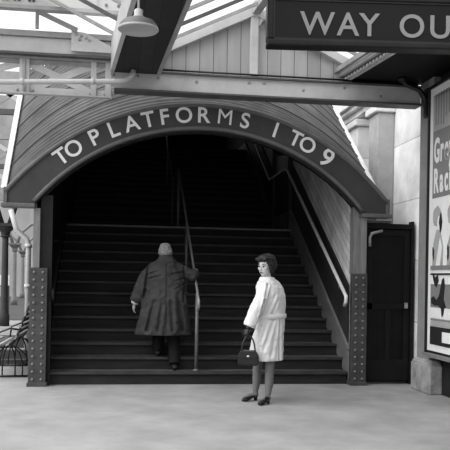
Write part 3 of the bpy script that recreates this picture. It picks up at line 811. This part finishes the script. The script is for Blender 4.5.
def crease(o, parent, x0, segs):
    """press soft folds into the cloth where it faces the street: segs = (xa,za,xb,zb,width,depth) relative to x0"""
    off = Vector(ROOT[parent.name]); me = o.data
    nr = [v.normal.y for v in me.vertices]
    for v, ny in zip(me.vertices, nr):
        if ny > -.05: continue
        px, pz = v.co.x+off.x-x0, v.co.z+off.z; mv = 0
        for xa, za, xb, zb, w_, dp in segs:
            dx, dz = xb-xa, zb-za; t = max(0, min(1, ((px-xa)*dx+(pz-za)*dz)/(dx*dx+dz*dz)))
            q = math.hypot(px-xa-t*dx, pz-za-t*dz)/w_
            if q < 3: mv += dp*(math.exp(-q*q)-.35*math.exp(-(q-1.6)**2))*(1-.5*t)
        v.co.y += mv

def shoe(bm, heel, d, L=.24, heelh=.03, w=.040, toe=.02):
    h = Vector(heel); d = Vector(d); d.z = 0; d.normalize()
    pts = [h+Vector((0, 0, heelh+.028)), h+d*L*.25+Vector((0, 0, heelh+.022)), h+d*L*.55+Vector((0, 0, heelh*.35+.026)), h+d*L*.8+Vector((0, 0, .024)), h+d*L+Vector((0, 0, .014))]
    add_tube(bm, pts, [w*.72, w*.78, w*.95, w*.92, w*.35], 12, ell=(1, .62))
    if heelh > .015:
        add_tube(bm, [h+d*.02+Vector((0, 0, 0)), h+d*.02+Vector((0, 0, heelh+.02))], [w*.45, w*.62], 10)

m_skinW = None
# ---- woman in the white coat
WX, WY = 1.665, -1.40
W = lambda x, y, z: (WX+x, WY+y, z)
wm = thing('woman', 'woman in a pale belted coat standing before the staircase, looking back over her shoulder', 'person', (WX, WY, 0))
off = Vector((WX, WY, 0)); TH = R(42)
bm = BM()
hy = R(130); hc = W(.038, -.01, 1.575)
HM = Matrix.Translation(Vector((.038, -.01, 1.575))) @ Matrix.Rotation(hy, 4, 'Z') @ Matrix.Rotation(-R(6), 4, 'X')
hm = head(bm, hc, hy, R(6), 1.04)
add_tube(bm, [W(.06, .01, 1.36), W(.058, .01, 1.45), W(.045, -.005, 1.50)], [.062, .050, .052], 14)
add_loft(bm, [(WX+.075, WY, .80, .165, .115), (WX+.09, WY, .95, .150, .105), (WX+.10, WY, 1.10, .125, .095), (WX+.09, WY, 1.25, .15, .10), (WX+.075, WY, 1.36, .14, .08), (WX+.065, WY, 1.41, .06, .05)], 20, TH)
# legs: near (left) leg trails, far (right) leg forward
nl = [W(.10, -.04, .86), W(.097, -.085, .50), W(.085, -.115, .36), W(.075, -.14, .22), W(.06, -.155, .085)]
fl = [W(.06, .05, .86), W(-.005, .08, .50), W(-.025, .08, .36), W(-.03, .075, .22), W(-.045, .065, .10)]
for l in (nl, fl): add_tube(bm, l, [.082, .055, .054, .050, .031], 14)
for l, dd in ((nl, (-.6, -.62, -.1)), (fl, (-.85, -.3, -.15))):
    a = Vector(l[-1]); d_ = Vector(dd).normalized(); add_tube(bm, [a+Vector((.012, 0, .0)), a-Vector((-.0, 0, .03)), a+d_*.09-Vector((0, 0, .035)), a+d_*.17-Vector((0, 0, .042))], [.030, .032, .030, .018], 10)
# arms
la = [W(.0, -.125, 1.34), W(-.085, -.185, 1.10), W(-.175, -.205, .90), W(-.195, -.21, .855)]
ra = [W(.15, .12, 1.34), W(.22, .17, 1.10), W(.12, .24, .97), W(.09, .255, .93)]
for a in (la, ra): add_tube(bm, a, [.048, .040, .028, .025], 12)
hand(bm, la[-1], (-.32, 0, -1), (.5, .75, -.2), (-.6, .6, .2), .85, .75)
hand(bm, ra[-1], (-.6, .1, -.8), (-.3, -1, 0), (-.7, 0, .7), .85, .5)
eyes = [((s*.031), .080, .004) for s in (-1, 1)]
spots = []
for e in eyes:
    p = HM @ (Vector(e)*1.04); spots.append((tuple(p), (.014, .014, .010), .03, .3))
for s in (-1, 1):
    p = HM @ (Vector((s*.032, .078, .027))*1.04); spots.append((tuple(p), (.02, .02, .007), .10, .5))
p = HM @ (Vector((0, .085, -.064))*1.04); spots.append((tuple(p), (.02, .02, .010), .12, .4))
spots.append(((0, -.0, .25), (.5, .5, .32), .17, .05))
m_skinW = mat('woman_skin', .58, .5, .05, 12, spots=spots)
body = obj('body', bm, m_skinW, wm, voxel=.0045, relax=2)
# coat
m_coatW = mat('white_coat', .74, .8, .06, 6, .15, 60)
bm = BM()
add_loft(bm, [(WX+.075, WY, .485, .232, .178), (WX+.078, WY, .60, .222, .172), (WX+.085, WY, .78, .205, .160), (WX+.115, WY, .93, .192, .148), (WX+.122, WY, 1.0, .186, .142),
              (WX+.120, WY, 1.12, .196, .150), (WX+.110, WY, 1.24, .204, .152), (WX+.095, WY, 1.33, .194, .138), (WX+.08, WY, 1.39, .158, .110), (WX+.065, WY, 1.43, .090, .080)], 30, TH)
add_tube(bm, [W(.035, -.10, 1.345), W(-.015, -.150, 1.27), W(-.085, -.185, 1.10), W(-.135, -.20, .99), W(-.172, -.205, .905)], [.075, .082, .076, .068, .066], 14)
add_tube(bm, [W(.14, .10, 1.345), W(.18, .14, 1.26), W(.215, .165, 1.10), W(.17, .205, 1.03), W(.12, .24, .97)], [.075, .080, .078, .068, .062], 14)
coat = cloth_obj('coat', bm, m_coatW, wm, .009, 3, .022, 8, .45)
crease(coat, wm, WX, [(.035, 1.36, -.01, 1.18, .015, .035), (-.01, 1.18, -.055, 1.0, .015, .04), (-.055, 1.0, -.09, .88, .015, .03), (.03, 1.03, .13, 1.25, .015, .015), (.0, 1.04, .07, 1.2, .014, .014), (.10, 1.03, .17, 1.2, .014, .012),
    (.0, .62, .12, .95, .02, .016), (.09, .55, .17, .94, .022, .012), (.20, .50, .20, .95, .014, .022), (-.04, .7, .04, .93, .014, .018)])
bm = BM()
add_loft(bm, [(WX+.072, WY, 1.375, .140, .115), (WX+.066, WY, 1.415, .108, .096), (WX+.060, WY, 1.447, .086, .082), (WX+.060, WY, 1.453, .076, .072)], 24, TH)
cloth_obj('collar', bm, m_coatW, coat, .007, 2, .008, 14)
bm = BM(); ca, sa = math.cos(TH), math.sin(TH)
pts = []
for i in range(-2, 15):
    t = math.pi+math.pi*i/12; a, b = .191*math.cos(t), .148*math.sin(t); pts.append((WX+.122+a*ca-b*sa, WY+a*sa+b*ca, 1.0))
add_tube(bm, pts, .030, 8, ell=(.35, 1.0)); obj('belt', bm, m_coatW, coat, smooth=True)
bm = BM(); add_tube(bm, [W(-.165, -.205, .925), W(-.182, -.206, .885)], [.070, .069], 14); obj('cuff', bm, m_coatW, coat, smooth=True)
for k, (a, b, z) in enumerate(((-.03, -.245, 1.07), (-.105, -.262, .96))):
    pass
# hair
m_hairW = mat('dark_hair', .028, .5, .5, 30, .4, 60, spec=.5)
bm = BM()
T = lambda p: hm(p)
Rz = Matrix.Rotation(hy, 3, 'Z')
for c, r in (((0, -.030, .062), (.092, .098, .072)), ((0, -.062, .015), (.090, .072, .090)), ((0, .035, .088), (.076, .055, .036)), ((-.066, -.02, .03), (.028, .055, .06)), ((.066, -.02, .03), (.028, .055, .06)),
             ((0, -.07, -.045), (.062, .042, .05)), ((-.075, -.005, -.02), (.015, .028, .04)), ((.075, -.005, -.02), (.015, .028, .04)), ((.03, .065, .078), (.045, .03, .022)), ((-.035, .058, .082), (.04, .03, .022))):
    add_ell(bm, T(Vector(c)*1.04), [q*1.14 for q in r], Rz)
h = obj('hair', bm, m_hairW, wm, voxel=.007, relax=1)
for v in h.data.vertices: v.co += noise.noise_vector(v.co*38)*.009
# gloves and shoes
m_glove = mat('black_leather', .012, .4, .2, 20, spec=.5)
bm = BM(); hand(bm, la[-1], (-.32, 0, -1), (.5, .75, -.2), (-.6, .6, .2), .93, .75); add_tube(bm, [la[-2], la[-1]], [.036, .033], 12)
obj('glove', bm, m_glove, wm, voxel=.004, relax=1)
bm = BM(); hand(bm, ra[-1], (-.6, .1, -.8), (-.3, -1, 0), (-.7, 0, .7), .93, .5); add_tube(bm, [ra[-2], ra[-1]], [.036, .033], 12)
obj('glove', bm, m_glove, wm, voxel=.004, relax=1)
for hl, dd in ((W(.078, -.135, .0), (-.68, -.75, 0)), (W(-.022, .085, .0), (-.88, -.5, 0))):
    bm = BM(); shoe(bm, hl, dd, .22, .038, .043); obj('shoe', bm, m_glove, wm, voxel=.005, relax=1)

# handbag hanging from her hand
m_bag = mat('handbag_leather', .015, .25, .3, 12, spec=.7)
bx, by = WX-.185, WY-.215
bg = thing('handbag', 'black leather handbag with looped handles held by the woman in the pale coat', 'handbag', (bx, by, .445))
BMx = Matrix.Translation((bx, by, 0)) @ Matrix.Rotation(R(-12), 4, 'Z')
bm = BM()
add_prism(bm, [(-.122, .475), (-.10, .45), (.10, .445), (.122, .47), (.118, .55), (.085, .605), (-.085, .605), (-.118, .55)], lambda u, v, w: BMx @ Vector((u, -.05+w*.1, v)), 1)
obj('bag_body', bm, m_bag, bg, bevel=.015)
bm = BM(); add_prism(bm, [(-.09, .61), (-.12, .555), (-.09, .525), (.09, .525), (.12, .555), (.09, .61)], lambda u, v, w: BMx @ Vector((u, -.062+w*.012, v)), 1); obj('flap', bm, m_bag, bg, bevel=.005)
for yy in (-.042, .042):
    pts = [BMx @ Vector((.075*math.cos(t)-.0*t, yy*(1-.8*math.sin(t)),   .60+.18*math.sin(t))) for t in [math.pi*i/14 for i in range(15)]]
    bm = BM(); add_tube(bm, pts, .008, 8); obj('handle', bm, m_bag, bg, smooth=True)
bm = BM(); add_ell(bm, BMx @ Vector((0, -.068, .555)), (.016, .008, .012)); obj('clasp', bm, m_rail, bg, smooth=True)
bm = BM(); add_bar(bm, BMx @ Vector((-.088, 0, .61)), BMx @ Vector((.088, 0, .61)), .05, .016); obj('metal_frame', bm, m_pole, bg, bevel=.004)

# ---- man in the dark overcoat, going up, seen from behind
MX, MY = .655, .28
Q = lambda x, y, z: (MX+x, MY+y, z)
mn = thing('man', 'man in a long dark overcoat climbing the steps, seen from behind, hand on rail', 'person', (MX, MY, .168))
bm = BM()
mh = Q(-.01, .13, 1.765); my_ = R(-6)
mm_ = head(bm, mh, my_, R(24), 1.0)
add_tube(bm, [Q(0, .04, 1.55), Q(0, .075, 1.63), Q(-.005, .11, 1.72)], [.075, .060, .060], 14)
add_loft(bm, [(MX, MY-.03, .96, .165, .12), (MX, MY-.02, 1.10, .165, .125), (MX, MY, 1.28, .18, .125), (MX, MY+.03, 1.44, .20, .115), (MX, MY+.05, 1.55, .17, .09), (MX, MY+.06, 1.60, .07, .06)], 20, R(4))
rl = [Q(.09, -.02, 1.0), Q(.115, .02, .66), Q(.125, -.03, .42), Q(.125, -.10, .255)]
ll = [Q(-.09, .0, 1.0), Q(-.085, .16, .74), Q(-.09, .10, .58), Q(-.095, .11, .43)]
for l in (rl, ll): add_tube(bm, l, [.095, .066, .058, .040], 14)
for l in (rl, ll):
    a = Vector(l[-1]); add_tube(bm, [a+Vector((0, -.01, 0)), a+Vector((0, -.0, -.045)), a+Vector((0, .12, -.055)), a+Vector((0, .19, -.06))], [.038, .038, .036, .024], 10)
la = [Q(-.235, .04, 1.52), Q(-.345, -.02, 1.28), Q(-.415, .02, 1.095), Q(-.425, .03, 1.065)]
rails_y = MY+.20
ra = [Q(.235, .04, 1.52), Q(.375, .02, 1.43), Q(.412, .13, 1.50), Q(.413, .16, 1.515)]
for a in (la, ra): add_tube(bm, a, [.040, .042, .034, .030], 12)
hand(bm, la[-1], (-.12, .25, -1), (1, .2, 0), (.2, 1, 0), 1.0, .45)
hand(bm, ra[-1], (.1, .85, .25), (.2, 0, -1), (-1, .1, 0), 1.0, .55)
m_skinM = mat('man_skin', .44, .5, .08, 12, spots=[((0, .0, .28), (.2, .5, .75), .025, .04)])
body = obj('body', bm, m_skinM, mn, voxel=.005, relax=2)
m_coatM = mat('dark_overcoat', .062, .85, .35, 7, .3, 50)
m_trous = mat('dark_trousers', .014, .8, .2, 8)
bm = BM()
add_loft(bm, [(MX-.035, MY-.03, .645, .392, .255), (MX-.03, MY-.03, .78, .368, .24), (MX-.02, MY-.03, .98, .325, .205), (MX-.01, MY-.03, 1.18, .290, .185), (MX, MY-.01, 1.36, .285, .175),
              (MX, MY+.015, 1.48, .285, .160), (MX, MY+.03, 1.55, .272, .145), (MX, MY+.045, 1.61, .225, .125), (MX, MY+.06, 1.655, .15, .11), (MX, MY+.075, 1.69, .10, .09)], 34, R(3))
add_tube(bm, [Q(-.20, .03, 1.52), Q(-.265, .01, 1.44), Q(-.335, -.03, 1.28), Q(-.38, -.01, 1.17), Q(-.41, .02, 1.10)], [.07, .10, .095, .085, .08], 14)
add_tube(bm, [Q(.18, .03, 1.53), Q(.26, .03, 1.50), Q(.36, .03, 1.455), Q(.40, .08, 1.475), Q(.412, .12, 1.49)], [.07, .092, .082, .078, .07], 14)
oc = cloth_obj('overcoat', bm, m_coatM, mn, .011, 3, .034, 7, .3)
crease(oc, mn, MX, [(-.25, 1.56, -.285, 1.25, .018, .045), (-.285, 1.25, -.32, .98, .018, .04), (.235, 1.56, .265, 1.40, .018, .04), (.265, 1.40, .235, 1.1, .02, .04),
    (-.25, 1.46, -.10, 1.51, .014, .025), (-.25, 1.40, -.09, 1.44, .014, .025), (.23, 1.50, .07, 1.47, .014, .025), (.25, 1.42, .10, 1.37, .014, .025), (.25, 1.35, .12, 1.27, .014, .02),
    (.0, 1.60, .0, .72, .010, .014), (.22, .72, .15, 1.2, .03, .05), (-.25, .72, -.16, 1.1, .03, .05), (.09, .72, .06, 1.1, .025, .03), (-.11, .72, -.06, 1.05, .025, .03)])
bm = BM()
add_loft(bm, [(MX, MY+.055, 1.63, .165, .125), (MX-.003, MY+.075, 1.68, .115, .105), (MX-.005, MY+.095, 1.725, .092, .09), (MX-.005, MY+.10, 1.73, .08, .08)], 24, 0)
cloth_obj('collar', bm, m_coatM, oc, .008, 2, .006, 12)
bm = BM()
for l in (rl, ll): add_tube(bm, [l[0], l[1], l[2], Vector(l[3])+Vector((0, .0, -.005))], [.11, .088, .084, .080], 14)
add_ell(bm, Q(0, -.01, .98), (.19, .14, .14)); cloth_obj('trousers', bm, m_trous, mn, .009, 2, .012, 9)
for hx, hy_, hz in ((.125, -.16, .168), (-.095, .055, .336)):
    bm = BM(); shoe(bm, Q(hx, hy_, hz), (0.05, 1, 0), .29, .026, .05); obj('shoe', bm, m_glove, mn, voxel=.006, relax=1)
bm = BM(); add_tube(bm, [Q(-.408, .01, 1.125), Q(-.424, .028, 1.065)], [.055, .050], 14); obj('shirt_cuff', bm, m_paper, mn, smooth=True)
m_hairM = mat('grey_hair', .26, .6, .5, 40, .4, 60)
bm = BM()
Rm = Matrix.Rotation(my_, 3, 'Z') @ Matrix.Rotation(-R(24), 3, 'X')
for c, r in (((0, -.048, .004), (.079, .068, .080)), ((0, -.080, -.03), (.055, .026, .042)), ((-.062, -.045, -.005), (.026, .05, .045)), ((.062, -.045, -.005), (.026, .05, .045)), ((-.078, -.01, .0), (.014, .032, .04)), ((.078, -.01, .0), (.014, .032, .04)), ((0, -.055, .055), (.072, .062, .05)), ((0, -.02, .085), (.06, .06, .035))):
    add_ell(bm, mm_(Vector(c)*1.08), [q*1.14 for q in r], Rm)
h = obj('hair', bm, m_hairM, mn, voxel=.007, relax=1)
for v in h.data.vertices: v.co += noise.noise_vector(v.co*40)*.007

# ------------------------------------------------------------------ light and camera
w = bpy.data.worlds.new('overcast'); scene.world = w; w.use_nodes = True
nt = w.node_tree; bgn = nt.nodes['Background']
tc = nt.nodes.new('ShaderNodeTexCoord'); sx = nt.nodes.new('ShaderNodeSeparateXYZ'); nt.links.new(tc.outputs['Generated'], sx.inputs[0])
rm = nt.nodes.new('ShaderNodeValToRGB'); nt.links.new(sx.outputs['Z'], rm.inputs[0])
rm.color_ramp.elements[0].position = 0; rm.color_ramp.elements[0].color = (.55, .55, .55, 1)
rm.color_ramp.elements[1].position = .5; rm.color_ramp.elements[1].color = (1, 1, 1, 1)
nt.links.new(rm.outputs[0], bgn.inputs[0]); bgn.inputs[1].default_value = 1.2
def sun(name, d, s, ang):
    l = bpy.data.lights.new(name, 'SUN'); l.energy = s; l.angle = R(ang)
    o = bpy.data.objects.new(name, l); C.objects.link(o); o.rotation_euler = Vector(d).to_track_quat('-Z', 'Y').to_euler(); o.location = (0, 0, 12)
sun('daylight', (.62, .28, -.70), 2.6, 55)

al = bpy.data.lights.new('stairhead_daylight', 'AREA'); al.energy = 9; al.size = 2.2
ao_ = bpy.data.objects.new('stairhead_daylight', al); C.objects.link(ao_); ao_.location = (.6, 12.2, 6.3); ao_.rotation_euler = Vector((.1, -.75, -.5)).to_track_quat('-Z', 'Y').to_euler()
yaw, pitch, roll = R(8.12), R(.4), R(1.0)
f = Vector((math.sin(yaw)*math.cos(pitch), math.cos(yaw)*math.cos(pitch), math.sin(pitch)))
r0 = Vector((math.cos(yaw), -math.sin(yaw), 0)); u0 = r0.cross(f)
r_ = r0*math.cos(roll)+u0*math.sin(roll); u_ = u0*math.cos(roll)-r0*math.sin(roll)
cam = bpy.data.cameras.new('camera'); cam.sensor_fit = 'HORIZONTAL'; cam.sensor_width = 36; cam.lens = 750*36/450
cam.shift_y = 47.8/450; cam.clip_end = 200
co_ = bpy.data.objects.new('camera', cam); C.objects.link(co_)
M = Matrix((r_, u_, -f)).transposed().to_4x4(); M.translation = Vector((0, -10, 1.43)); co_.matrix_world = M
scene.camera = co_
LOOK = 'Medium High Contrast'
scene.view_settings.view_transform = 'Standard'; scene.view_settings.look = LOOK; scene.view_settings.exposure = 0
